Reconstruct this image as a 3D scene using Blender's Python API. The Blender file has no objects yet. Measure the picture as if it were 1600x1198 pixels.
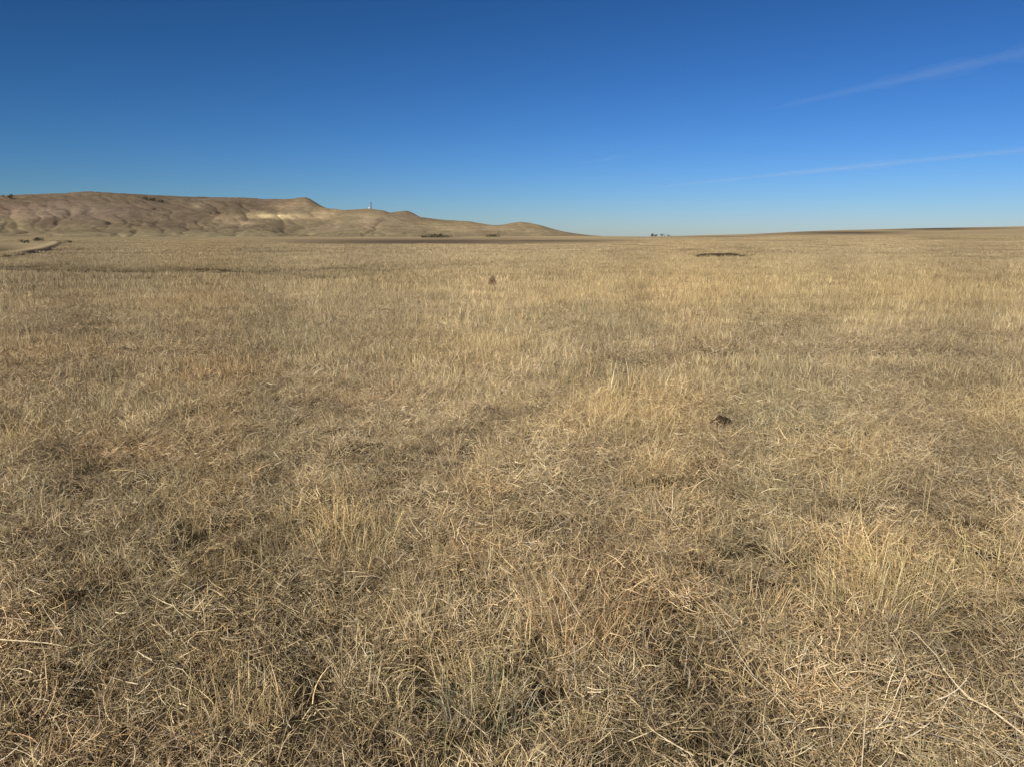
import bpy, bmesh, math, random
import numpy as np
from mathutils import Vector

random.seed(7)
RNG = np.random.default_rng(11)
scene = bpy.context.scene
COL = scene.collection

# ------------------------------------------------------------------ camera, sky, sun, exposure
FPX, CX, CY, W0 = 1200.0, 800.0, 599.0, 1600.0      # focal length and centre in photo pixels
LEVEL_ROW = 371.0                                   # photo row of the true eye level
PITCH = math.atan((CY - LEVEL_ROW) / FPX)
EYE = 1.62
cam_data = bpy.data.cameras.new("camera")
cam_data.sensor_width = 36.0
cam_data.lens = 36.0 * FPX / W0
cam_data.clip_start = 0.05
cam_data.clip_end = 90000.0
cam = bpy.data.objects.new("camera", cam_data)
COL.objects.link(cam)
cam.rotation_euler = (math.radians(90) - PITCH, 0, 0)
cam.location = (0, 0, EYE)
scene.camera = cam

SUN_EL = math.radians(33)
SUN_AZ = math.radians(-148)          # clockwise from the view direction (+Y): left and behind
world = bpy.data.worlds.new("World")
scene.world = world
world.use_nodes = True
wn, wl = world.node_tree.nodes, world.node_tree.links
wn.clear()
w_out = wn.new("ShaderNodeOutputWorld")
w_bg = wn.new("ShaderNodeBackground")
w_sky = wn.new("ShaderNodeTexSky")
w_sky.sky_type = 'NISHITA'
w_sky.sun_disc = False
w_sky.sun_elevation = SUN_EL
w_sky.sun_rotation = SUN_AZ
w_sky.altitude = 900
w_sky.air_density = 1.0
w_sky.dust_density = 0.3
w_sky.ozone_density = 8.0
# a power curve deepens the whole sky evenly, as the photograph's contrast does
w_mul = wn.new("ShaderNodeVectorMath"); w_mul.operation = 'SCALE'; w_mul.inputs['Scale'].default_value = 0.334
wl.new(w_sky.outputs[0], w_mul.inputs[0])
w_sep = wn.new("ShaderNodeSeparateColor"); w_com = wn.new("ShaderNodeCombineColor")
wl.new(w_mul.outputs[0], w_sep.inputs[0])
for i_, (gain_, pow_) in enumerate(((.80, 1.68), (.89, 1.47), (.785, 1.68))):
    p_ = wn.new("ShaderNodeMath"); p_.operation = 'POWER'; p_.inputs[1].default_value = pow_
    q_ = wn.new("ShaderNodeMath"); q_.operation = 'MULTIPLY'; q_.inputs[1].default_value = gain_
    wl.new(w_sep.outputs[i_], p_.inputs[0]); wl.new(p_.outputs[0], q_.inputs[0]); wl.new(q_.outputs[0], w_com.inputs[i_])
wl.new(w_com.outputs[0], w_bg.inputs[0])
w_bg.inputs[1].default_value = 0.10
wl.new(w_bg.outputs[0], w_out.inputs[0])

sun_data = bpy.data.lights.new("sun", 'SUN')
sun_data.energy = 5.0
sun_data.angle = math.radians(0.53)
sun_data.color = (1.0, 0.93, 0.82)
sun = bpy.data.objects.new("sun", sun_data)
COL.objects.link(sun)
sdir = Vector((math.sin(SUN_AZ) * math.cos(SUN_EL), math.cos(SUN_AZ) * math.cos(SUN_EL), math.sin(SUN_EL)))
sun.rotation_euler = sdir.to_track_quat('Z', 'Y').to_euler()
sun.location = (-30, -20, 30)

scene.view_settings.view_transform = 'Standard'
scene.view_settings.look = 'None'
scene.view_settings.exposure = 0.62
scene.view_settings.gamma = 1.0
scene.view_settings.use_curve_mapping = False
scene.render.engine = 'CYCLES'
scene.cycles.max_bounces = 6
scene.cycles.diffuse_bounces = 2
scene.cycles.transmission_bounces = 3
scene.cycles.volume_bounces = 0

# ------------------------------------------------------------------ helpers
def smooth(a, b, t):
    u = np.clip((np.asarray(t, float) - a) / (b - a), 0, 1)
    return u * u * (3 - 2 * u)

def _hash(ix, iy, seed):
    h = (ix.astype(np.int64) * 374761393 + iy.astype(np.int64) * 668265263 + seed * 1442695041) & 0xFFFFFFFF
    h = ((h ^ (h >> 13)) * 1274126177) & 0xFFFFFFFF
    h = (h ^ (h >> 16)) & 0xFFFFFFFF
    return h / 4294967295.0

def vnoise(x, y, seed=0):
    x = np.asarray(x, float); y = np.asarray(y, float)
    ix, iy = np.floor(x), np.floor(y)
    fx, fy = x - ix, y - iy
    fx = fx * fx * (3 - 2 * fx); fy = fy * fy * (3 - 2 * fy)
    a = _hash(ix, iy, seed); b = _hash(ix + 1, iy, seed)
    c = _hash(ix, iy + 1, seed); d = _hash(ix + 1, iy + 1, seed)
    return (a * (1 - fx) + b * fx) * (1 - fy) + (c * (1 - fx) + d * fx) * fy

def fbm(x, y, octaves=4, seed=0, gain=0.5):
    s = 0.0; amp = 1.0; tot = 0.0
    for o in range(octaves):
        s = s + amp * vnoise(x * 2 ** o + 17.3 * o, y * 2 ** o - 9.1 * o, seed + o * 31)
        tot += amp; amp *= gain
    return s / tot * 2 - 1          # about -1..1

def project(x, y, z):
    """world -> photo row/column, to look up which patch of the field a point belongs to"""
    dz = z - EYE
    f = y * math.cos(PITCH) - dz * math.sin(PITCH)
    u = y * math.sin(PITCH) + dz * math.cos(PITCH)
    f = np.where(f < 0.05, 0.05, f)
    return CX + FPX * x / f, CY - FPX * u / f

def ray(px, py):
    v = Vector(((px - CX) / FPX, 1.0, -(py - CY) / FPX))
    c, s = math.cos(PITCH), math.sin(PITCH)
    return Vector((v.x, v.y * c + v.z * s, -v.y * s + v.z * c))

def at_distance(px, py, dist):
    r = ray(px, py)
    return Vector((0, 0, EYE)) + r * (dist / math.hypot(r.x, r.y))

# ------------------------------------------------------------------ shape of the land
def col_of_az(az):                       # azimuth (radians) -> photo column at eye level
    return CX + FPX / math.cos(PITCH) * np.tan(np.clip(az, -1.35, 1.35))

SKY_R_X = [-2000, 0, 600, 900, 1020, 1100, 1180, 1250, 1320, 1400, 1500, 1600, 1750, 2400, 5000]
SKY_R_Y = [370, 370, 370, 368.8, 369.8, 367.6, 365.6, 362.3, 360.0, 358.2, 356.2, 354.6, 353, 352, 356]

def ground_h(x, y):
    x = np.asarray(x, float); y = np.asarray(y, float)
    r = np.hypot(x, y); az = np.arctan2(x, y)
    c = col_of_az(az)
    row = np.interp(c, SKY_R_X, SKY_R_Y)
    front = smooth(0.0, 0.35, np.cos(az))
    crest = 950.0
    v = (row - CY) / FPX
    hc = (EYE + crest * np.cos(np.clip(az, -1.2, 1.2)) * (-math.sin(PITCH) - v * math.cos(PITCH)) / (math.cos(PITCH) - v * math.sin(PITCH)) - 0.3) * front
    h = hc * smooth(60, crest, r) ** 1.25
    h = h - hc * 0.5 * smooth(1400, 6000, r)
    # gentle relief
    h = h + 0.022 * fbm(x / .38, y / .38, 2, 6) * (1 - smooth(8, 14, r)) * smooth(.3, 1, r)
    h = h + 0.035 * fbm(x / 1.7, y / 1.7, 3, 5) * smooth(0.8, 2.0, r) * (1 - smooth(50, 120, r))
    h = h + 0.05 * fbm(x / 9, y / 9, 3, 8) * smooth(2, 8, r) * (1 - smooth(400, 800, r))
    h = h + 0.16 * fbm(x / 70, y / 70, 3, 9) * smooth(25, 110, r) * (1 - smooth(600, 1500, r))
    # shallow wash that crosses the field on the left, and its cut bank
    px, py = project(x, y, 0 * x)
    inview = (y > 3)
    wash_row = np.interp(px, [-300, 0, 200, 420, 560, 700, 900], [424, 423, 427, 424, 419, 415, 411])
    d = np.abs(py - wash_row)
    h = h - np.where(inview, 0.28 * np.exp(-(d / 3.0) ** 2) * (px < 900), 0)
    # cut bank: the terrace left of a curved edge stands 1.3 m high
    edge = np.interp(py, [379, 384, 392, 399, 405, 412], [97, 93, 78, 48, 5, -60])
    t = smooth(5, -5, (px - edge)) * smooth(377, 382, py) * (1 - smooth(409, 416, py))
    h = h + np.where(inview & (r > 60), 0.32 * t, 0)
    # eroded nick in the right-hand field
    lat = np.exp(-((px - 1123) / 37.0) ** 4)
    h = h + np.where(inview, 0.30 * lat * smooth(65.6, 66.9, r) * (1 - smooth(71, 100, r)), 0)
    return h

# patches of the field that differ by plant cover: (column, row, half-width, half-height, kind, amount)
PATCHES = [
    (250, 960, 230, 150, 'grey', .5), (180, 800, 200, 90, 'grey', .35), (720, 1130, 200, 70, 'grey', .5), (560, 930, 40, 20, 'bare', .5), (200, 1060, 60, 22, 'bare', .7), (330, 920, 50, 20, 'bare', .6), (60, 870, 60, 22, 'bare', .6), (1180, 900, 60, 22, 'bare', .5), (1430, 780, 70, 18, 'bare', .5), (1500, 990, 70, 30, 'bare', .35), (900, 880, 50, 18, 'bare', .4),
    (650, 716, 60, 11, 'bare', 1.0), (730, 684, 55, 11, 'bare', 1.0), (805, 648, 45, 10, 'bare', 1.0), (550, 640, 40, 10, 'bare', .6), (100, 720, 60, 20, 'bare', .6), (700, 1150, 60, 30, 'bare', .4),
    (430, 426, 140, 4, 'bare', .9), (230, 427, 80, 6, 'bare', .8), (560, 419, 110, 3, 'bare', .8), (60, 424, 80, 3, 'bare', .7), (650, 443, 60, 2.5, 'bare', .6),
    (720, 417, 60, 2.5, 'bare', .6), (880, 432, 60, 3, 'bare', .3), (120, 440, 160, 3, 'bare', .4), (980, 470, 200, 5, 'rust', .4), (250, 480, 260, 12, 'rust', .3), (480, 505, 160, 8, 'grey', .4),
    (1370, 470, 90, 7, 'grey', .7), (1250, 488, 110, 7, 'grey', .5), (100, 530, 150, 8, 'bare', .4), (330, 560, 120, 6, 'bare', .4),
    (1385, 900, 95, 60, 'gold', 1.0), (1330, 720, 90, 45, 'gold', .45), (1530, 880, 80, 60, 'gold', .7), (1560, 640, 70, 40, 'gold', .55),
    (960, 650, 90, 45, 'gold', .8), (1010, 760, 60, 60, 'gold', .5), (540, 830, 70, 70, 'gold', .6), (600, 980, 70, 60, 'gold', .25),
    (30, 690, 60, 25, 'gold', .6), (700, 540, 120, 40, 'gold', .4), (1100, 450, 300, 40, 'gold', .7), (1450, 460, 260, 45, 'gold', .7),
    (650, 440, 200, 25, 'gold', .35), (360, 1100, 60, 40, 'gold', .3),
    (930, 960, 70, 70, 'rust', .9), (840, 940, 40, 30, 'rust', .4), (200, 715, 60, 22, 'rust', .8), (740, 860, 40, 40, 'rust', .5),
    (330, 590, 120, 18, 'rust', .5), (60, 560, 120, 30, 'rust', .5), (590, 620, 70, 18, 'rust', .4), (740, 770, 30, 20, 'rust', .5),
    (1200, 950, 70, 35, 'rust', .45), (1290, 1000, 60, 30, 'rust', .35), (20, 1020, 40, 20, 'rust', .5), (60, 1185, 90, 25, 'rust', .6),
    (1260, 640, 110, 38, 'grey', .8), (1010, 580, 60, 18, 'grey', .7), (20, 760, 45, 25, 'grey', .9), (760, 1075, 80, 45, 'grey', .9),
    (450, 700, 60, 30, 'grey', .5), (1580, 700, 50, 30, 'grey', .7), (880, 770, 120, 40, 'grey', .3), (1230, 790, 60, 40, 'grey', .5),
    (350, 800, 80, 40, 'grey', .4), (520, 1080, 200, 80, 'grey', .4), (1120, 640, 60, 20, 'grey', .4), (1500, 590, 110, 22, 'grey', .45),
    (910, 510, 120, 18, 'grey', .4), (1000, 1180, 150, 40, 'grey', .6), (1400, 1180, 120, 40, 'grey', .5), (470, 520, 140, 16, 'grey', .3),
    (490, 632, 50, 10, 'bare', .9), (370, 602, 75, 5, 'bare', .9), (150, 745, 110, 30, 'bare', .35), (330, 850, 110, 30, 'bare', .3),
    (100, 970, 55, 25, 'bare', .9), (260, 900, 60, 30, 'bare', .4), (430, 730, 60, 25, 'bare', .3), (1050, 1010, 80, 25, 'bare', .3),
    (940, 570, 25, 8, 'bare', .7), (1220, 528, 40, 6, 'bare', .8), (1370, 478, 40, 8, 'bare', .5), (640, 1060, 40, 20, 'bare', .5),
    (820, 810, 60, 30, 'bare', .35), (1125, 665, 22, 9, 'bare', .8), (1590, 700, 40, 14, 'bare', .5), (1500, 560, 120, 10, 'bare', .2),
]
RUT = ([560, 640, 700, 760, 830, 950, 1080, 1240, 1400], [748, 722, 698, 668, 638, 590, 562, 522, 480])

def cover(x, y):
    px, py = project(x, y, np.zeros_like(x))
    out = {k: np.zeros_like(x) for k in ('gold', 'rust', 'grey', 'bare')}
    # ragged outlines, so no patch is an ellipse
    r = np.hypot(x, y)
    s = np.clip(r * 0.12, 0.35, 40)
    jx = px + 26 * fbm(x / s, y / s, 2, 71); jy = py + 9 * fbm(x / s + 40, y / s, 2, 72)
    for (cx, cy, a, b, k, m) in PATCHES:
        q = ((jx - cx) / a) ** 2 + ((jy - cy) / b) ** 2
        out[k] = np.maximum(out[k], m * np.exp(-q * 0.9) * (y > 0.5))
    rut_row = np.interp(px, RUT[0], RUT[1])
    rut = np.exp(-((jy - rut_row) / (4 + (rut_row - 480) * 0.045)) ** 2) * smooth(560, 620, px) * (1 - smooth(1240, 1400, px)) * (y > 0.5)
    out['bare'] = np.maximum(out['bare'], 1.0 * rut * (0.6 + 0.4 * fbm(x / 0.6, y / 0.6, 2, 3)))
    out['bare'] = out['bare'] * (.9 + .1 * smooth(4, 7, r))
    out['tone'] = .5 * fbm(x / (s * 2.5), y / (s * 4), 3, 95) + .6 * fbm(x / (s * .7), y / (s * .9), 2, 96)
    out['gold'] = np.clip(out['gold'] + 0.35 * smooth(0.05, .7, fbm(x / (s * 2.2), y / (s * 2.2), 3, 91)), 0, 1)
    out['rust'] = np.clip(out['rust'] + 0.45 * smooth(0.1, .7, fbm(x / s, y / s, 3, 92)), 0, 1)
    out['grey'] = np.clip(out['grey'] + 0.45 * smooth(0.1, .7, fbm(x / (s * 1.3), y / (s * 1.3), 3, 93)), 0, 1)
    out['bare'] = np.clip(out['bare'] + 0.5 * smooth(0.15, .7, fbm(x / s + 9, y / s, 3, 94)), 0, 1)
    return out

TINT = {'base': (0.83, 0.79, 0.745), 'gold': (1.00, 0.89, 0.70), 'rust': (0.84, 0.69, 0.56), 'grey': (0.64, 0.63, 0.57)}
def tint_of(c, n=0.13):
    base = np.array(TINT['base'])[None, :].repeat(len(c['gold']), 0)
    for k in ('grey', 'rust', 'gold'):
        m = c[k][:, None]
        base = base * (1 - m) + np.array(TINT[k])[None, :] * m
    base = base * (1 - .50 * c['bare'][:, None]) * (1 + .34 * c['tone'][:, None])
    base *= (1 + n * RNG.normal(size=(len(base), 1)))
    return np.clip(base, 0.15, 1.5)

# ------------------------------------------------------------------ materials
class NT:
    def __init__(self, name):
        self.m = bpy.data.materials.new(name); self.m.use_nodes = True
        self.n = self.m.node_tree.nodes; self.l = self.m.node_tree.links
        self.n.clear(); self.out = self.n.new("ShaderNodeOutputMaterial")
    def add(self, t, **kw):
        nd = self.n.new(t)
        for k, v in kw.items(): setattr(nd, k, v)
        return nd
    def link(self, a, b): self.l.new(a, b)
    def noise(self, vec, scale, detail=4, rough=.55, dist=0):
        nd = self.add("ShaderNodeTexNoise"); nd.inputs['Scale'].default_value = scale
        nd.inputs['Detail'].default_value = detail; nd.inputs['Roughness'].default_value = rough
        nd.inputs['Distortion'].default_value = dist
        self.link(vec, nd.inputs['Vector']); return nd.outputs[0]
    def ramp(self, fac, stops):
        nd = self.add("ShaderNodeValToRGB"); e = nd.color_ramp.elements
        while len(e) < len(stops): e.new(0.5)
        for i, (p, c) in enumerate(stops):
            e[i].position = p; e[i].color = (c[0], c[1], c[2], 1) if hasattr(c, '__len__') else (c, c, c, 1)
        self.link(fac, nd.inputs[0]); return nd.outputs[0]
    def mix(self, fac, a, b, mode='MIX'):
        nd = self.add("ShaderNodeMix", data_type='RGBA', blend_type=mode)
        for sock, v in ((nd.inputs[0], fac), (nd.inputs[6], a), (nd.inputs[7], b)):
            if hasattr(v, 'is_linked'): self.link(v, sock)
            else: sock.default_value = v if not hasattr(v, '__len__') else (v[0], v[1], v[2], 1)
        return nd.outputs[2]
    def mapping(self, vec, scale):
        nd = self.add("ShaderNodeMapping"); nd.inputs['Scale'].default_value = scale
        self.link(vec, nd.inputs['Vector']); return nd.outputs[0]
    def pos(self): return self.add("ShaderNodeNewGeometry").outputs['Position']
    def attr(self, name, kind='GEOMETRY', out='Color'):
        nd = self.add("ShaderNodeAttribute", attribute_name=name, attribute_type=kind); return nd.outputs[out]
    def bump(self, h, strength, dist):
        nd = self.add("ShaderNodeBump"); nd.inputs['Strength'].default_value = strength
        nd.inputs['Distance'].default_value = dist; self.link(h, nd.inputs['Height']); return nd.outputs[0]
    def principled(self, col, rough=.9, spec=.15, normal=None):
        nd = self.add("ShaderNodeBsdfPrincipled")
        if hasattr(col, 'is_linked'): self.link(col, nd.inputs['Base Color'])
        else: nd.inputs['Base Color'].default_value = (*col, 1)
        nd.inputs['Roughness'].default_value = rough; nd.inputs['Specular IOR Level'].default_value = spec
        if normal is not None: self.link(normal, nd.inputs['Normal'])
        return nd.outputs[0]
    def done(self, sh): self.link(sh, self.out.inputs['Surface']); return self.m

def grass_material(name, instanced=True, transl=0.12, gain=1.0):
    t = NT(name)
    c = t.attr('blade_colour')
    if instanced: c = t.mix(1.0, c, t.attr('tint', 'INSTANCER'), 'MULTIPLY')
    p = t.pos()
    big = t.ramp(t.noise(p, 1.3, 4), [(.3, .84), (.7, 1.14)])
    fine = t.ramp(t.noise(p, 60, 2), [(.3, .78), (.7, 1.18)])
    c = t.mix(1.0, c, big, 'MULTIPLY'); c = t.mix(1.0, c, fine, 'MULTIPLY')
    c = t.mix(1.0, c, (gain, gain, gain), 'MULTIPLY')
    pr = t.principled(c, .62, .25)
    tr = t.add("ShaderNodeBsdfTranslucent"); t.link(c, tr.inputs[0])
    mx = t.add("ShaderNodeMixShader"); mx.inputs[0].default_value = transl
    t.link(pr, mx.inputs[1]); t.link(tr.outputs[0], mx.inputs[2])
    return t.done(mx.outputs[0])

def ground_material():
    t = NT("soil_and_thatch"); p = t.pos()
    c = t.attr('soil')
    n1 = t.noise(p, 22, 6, .65); n2 = t.noise(p, 2.2, 5, .6)
    n3 = t.noise(t.mapping(p, (.10, .25, .0)), 1.0, 6, .62)     # broad patches across the plain
    n4 = t.noise(t.mapping(p, (.012, .028, .0)), 1.0, 5, .6)
    c = t.mix(1.0, c, t.ramp(n1, [(.3, .62), (.7, 1.3)]), 'MULTIPLY')
    c = t.mix(1.0, c, t.ramp(n2, [(.3, .82), (.7, 1.16)]), 'MULTIPLY')
    c = t.mix(1.0, c, t.ramp(n3, [(.32, (.80, .80, .80)), (.68, (1.16, 1.15, 1.12))]), 'MULTIPLY')
    c = t.mix(1.0, c, t.ramp(n4, [(.35, (.86, .88, .88)), (.65, (1.12, 1.10, 1.06))]), 'MULTIPLY')
    return t.done(t.principled(c, .95, .05, t.bump(n1, .6, .03)))

def hill_material():
    t = NT("dry_hill_slope"); p = t.pos(); c = t.attr('soil')
    n1 = t.noise(p, .035, 8, .68); n2 = t.noise(t.mapping(p, (1, .5, 2.5)), .010, 7, .6)
    n3 = t.noise(p, .16, 4, .7)
    c = t.mix(1.0, c, t.ramp(n1, [(.32, (.74, .73, .72)), (.66, (1.18, 1.17, 1.14))]), 'MULTIPLY')
    c = t.mix(1.0, c, t.ramp(n2, [(.36, (.90, .88, .88)), (.64, (1.10, 1.12, 1.10))]), 'MULTIPLY')
    c = t.mix(1.0, c, t.ramp(n3, [(.3, .82), (.7, 1.15)]), 'MULTIPLY')
    return t.done(t.principled(c, .95, .05, t.bump(n1, .8, 6.0)))

def plain_material(name, col, var=.25, scale=20, rough=.85, bump=0.0, bdist=.01):
    t = NT(name); p = t.add("ShaderNodeTexCoord").outputs['Object']
    n = t.noise(p, scale, 5, .65)
    lo = tuple(v * (1 - var) for v in col); hi = tuple(min(1, v * (1 + var)) for v in col)
    c = t.ramp(n, [(.3, lo), (.7, hi)])
    return t.done(t.principled(c, rough, .2, t.bump(n, bump, bdist) if bump else None))

M_GRASS = grass_material("dry_grass_blades")
M_TUFT = grass_material("tussock_blades", instanced=False)
M_GROUND = ground_material()
M_HILL = hill_material()

# ------------------------------------------------------------------ mesh helpers
def mesh_np(name, verts, faces_quads, mat, colour=None, attr='soil', smooth_shade=False):
    me = bpy.data.meshes.new(name)
    nf = len(faces_quads)
    me.vertices.add(len(verts)); me.vertices.foreach_set('co', np.asarray(verts, np.float32).ravel())
    me.loops.add(nf * 4); me.loops.foreach_set('vertex_index', np.asarray(faces_quads, np.int32).ravel())
    me.polygons.add(nf)
    me.polygons.foreach_set('loop_start', np.arange(0, nf * 4, 4, dtype=np.int32))
    me.polygons.foreach_set('loop_total', np.full(nf, 4, dtype=np.int32))
    if smooth_shade: me.polygons.foreach_set('use_smooth', np.ones(nf, bool))
    me.update(calc_edges=True)
    if colour is not None:
        a = me.attributes.new(attr, 'FLOAT_COLOR', 'POINT')
        a.data.foreach_set('color', np.concatenate([colour, np.ones((len(colour), 1))], 1).astype(np.float32).ravel())
    me.materials.append(mat)
    return me

def link(name, data, parent=None, **props):
    o = bpy.data.objects.new(name, data); COL.objects.link(o)
    if parent is not None: o.parent = parent
    for k, v in props.items(): o[k] = v
    return o

def polar_sheet(name, azs, rs, hfun, cfun, mat, wrap=False, kind='structure'):
    A, R = np.meshgrid(azs, rs, indexing='ij')
    x = R * np.sin(A); y = R * np.cos(A); z = hfun(x, y)
    na, nr = A.shape
    v = np.stack([x, y, z], -1).reshape(-1, 3)
    ia = np.arange(na if wrap else na - 1); ir = np.arange(nr - 1)
    I, J = np.meshgrid(ia, ir, indexing='ij'); I2 = (I + 1) % na
    f = np.stack([I * nr + J, I2 * nr + J, I2 * nr + J + 1, I * nr + J + 1], -1).reshape(-1, 4)[:, ::-1]
    if name == 'ground': v[:, 2] -= .03 * (1 - smooth(12, 20, np.hypot(v[:, 0], v[:, 1])))
    me = mesh_np(name, v, f, mat, cfun(x.ravel(), y.ravel(), z.ravel()), smooth_shade=True)
    return link(name, me, kind=kind)

# ------------------------------------------------------------------ the ground
FIELDS = [
    (230, 379.8, 150, .7, .4), (420, 383, 130, .7, .3), (180, 394, 60, .8, .35), (330, 390, 90, .8, .25), (120, 386, 40, .6, .3), (1060, 381, 160, .7, .3), (900, 386, 120, .8, .25), (1350, 376, 160, .8, .25),  # darker ground far out, the long strip below the hills ploughed: (column, row, half-width, half-height, amount)
    (650, 378.0, 230, 4.6, 1.0), (500, 378, 90, 3.2, .5), (850, 376.8, 130, 2.4, .9), (960, 376, 60, 1.2, .6),
    (690, 370.5, 35, 2.0, .55), (1320, 364.2, 85, 2.4, 1.0), (1230, 366.2, 60, 1.0, .7), (1455, 357.6, 85, 2.2, 1.0), (1540, 356.8, 60, 1.2, .6),
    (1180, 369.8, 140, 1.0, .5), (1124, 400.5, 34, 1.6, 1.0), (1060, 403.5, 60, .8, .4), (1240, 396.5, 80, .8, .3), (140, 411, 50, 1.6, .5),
    (30, 414, 65, 2.4, .8), (50, 423, 60, 1.4, .5), (230, 424, 60, 3.5, .35), (430, 425, 90, 2.5, .5), (560, 418.5, 110, 1.4, .5),
    (700, 427, 40, 1.2, .4), (640, 445, 60, 1.4, .3), (1020, 410, 120, 1.2, .3),
]
def ground_colour(x, y, z):
    r = np.hypot(x, y)
    px, py = project(x, y, z)
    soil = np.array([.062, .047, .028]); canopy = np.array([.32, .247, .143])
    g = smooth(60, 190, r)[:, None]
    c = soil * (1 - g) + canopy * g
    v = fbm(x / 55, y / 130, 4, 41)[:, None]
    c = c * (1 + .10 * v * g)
    # left side of the plain is duller, the far right is paler
    left = (smooth(700, 100, px) * (y > 0))[:, None] * g
    c = c * (1 - left * np.array([.26, .23, .21]))
    c = c * (1 - (smooth(391, 380, py) * smooth(1000, 1400, px) * (y > 0))[:, None] * g * 0.03)
    jy = py + .8 * fbm(x / 40, y / 40, 3, 44); jx = px + 12 * fbm(x / 60, y / 60, 2, 45)
    d = np.zeros_like(x)
    for (cx, cy, a, b, m) in FIELDS:
        q = (np.abs(jx - cx) / a) ** 2.5 + (np.abs(jy - cy) / b) ** 2.5
        d = np.maximum(d, m * np.exp(-q) * (y > 5))
    px0, py0 = project(x, y, 0 * x)
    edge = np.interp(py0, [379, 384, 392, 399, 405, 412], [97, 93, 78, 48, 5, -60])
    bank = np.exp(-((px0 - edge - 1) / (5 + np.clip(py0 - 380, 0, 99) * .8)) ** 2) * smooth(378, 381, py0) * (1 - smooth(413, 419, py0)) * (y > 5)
    d = np.maximum(d, .85 * bank)  # dark bank earth, with the bank's shadow also put into the colour
    pale = (np.exp(-((jx - 60) / 45) ** 2 - ((jy - 386) / 5.5) ** 2) * (y > 5) * .4)[:, None]
    c = c * (1 - pale) + np.array([.44, .35, .20]) * pale
    ptrk = (.75 * np.exp(-((px0 - edge + 9 + np.clip(py0 - 380, 0, 99) * .6) / (6 + np.clip(py0 - 380, 0, 99) * .5)) ** 2) * smooth(378, 381, py0) * (1 - smooth(409, 416, py0)) * (y > 5))[:, None]
    c = c * (1 - ptrk) + np.array([.46, .37, .23]) * ptrk
    d = d[:, None]
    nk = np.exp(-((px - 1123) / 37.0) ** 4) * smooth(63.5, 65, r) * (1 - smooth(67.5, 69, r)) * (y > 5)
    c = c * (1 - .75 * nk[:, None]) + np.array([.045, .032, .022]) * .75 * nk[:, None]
    dark = np.array([.095, .070, .050])
    return np.clip(c * (1 - d) + dark * d, .01, .9)

az_f = np.radians(np.linspace(-41, 41, 640)); az_b = np.radians(np.arange(44, 317, 3.0))
azs = np.concatenate([az_f, az_b])
rs = np.concatenate([np.geomspace(.02, 30, 110)[:-1], np.geomspace(30, 1300, 300)[:-1], np.geomspace(1300, 45000, 30)])
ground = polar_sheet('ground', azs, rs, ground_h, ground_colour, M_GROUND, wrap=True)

# ------------------------------------------------------------------ the hills on the left
HILL_X = [-1600, -700, -300, -100, 0, 50, 100, 125, 150, 200, 250, 300, 380, 420, 460, 470, 480, 487, 500, 512, 540, 560, 580, 600, 611, 621, 636, 647, 657,
          690, 735, 765, 776, 790, 800, 814, 828, 840, 860, 880, 900, 920, 960]
HILL_Y = [345, 325, 312, 307, 306, 304.5, 303, 300.5, 299.5, 302.5, 305.5, 307.5, 308.5, 311, 311, 308.5, 308, 310.5, 319, 325, 328.5, 327, 326, 328.5, 332.5, 330.5, 329, 333, 339,
          343, 346, 351, 352, 350, 348, 346.5, 348, 350.5, 356.5, 361.5, 365.5, 368.5, 371]
_hx = np.linspace(-1600, 1000, 521); _g = np.exp(-(np.arange(-40, 41) / 20.0) ** 2); _g /= _g.sum()
_soft = lambda t: np.convolve(np.pad(t, 40, mode='edge'), _g, mode='valid')
_rc = _soft(np.interp(_hx, [-700, 0, 300, 480, 560, 640, 740, 820, 920], [2500, 2500, 2550, 2450, 2200, 2230, 1980, 1830, 1640]))
_r0 = _soft(np.interp(_hx, [-700, 0, 300, 600, 920], [1080, 1080, 1150, 1200, 1330]))
def hill_params(c):
    return np.interp(c, _hx, _rc), np.interp(c, _hx, _r0)
def crest_h(c):
    row = np.interp(c, HILL_X, HILL_Y); az = np.arctan((c - CX) * math.cos(PITCH) / FPX); v = (row - CY) / FPX
    return EYE + hill_params(c)[0] * (-math.sin(PITCH) - v * math.cos(PITCH)) / (math.cos(PITCH) - v * math.sin(PITCH)) * np.cos(az)
SM_X = np.linspace(-1600, 1000, 521)
_k = np.exp(-(np.arange(-24, 25) / 11.0) ** 2); _k /= _k.sum()
SM_H = np.convolve(np.pad(crest_h(SM_X), 24, mode='edge'), _k, mode='valid')
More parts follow.
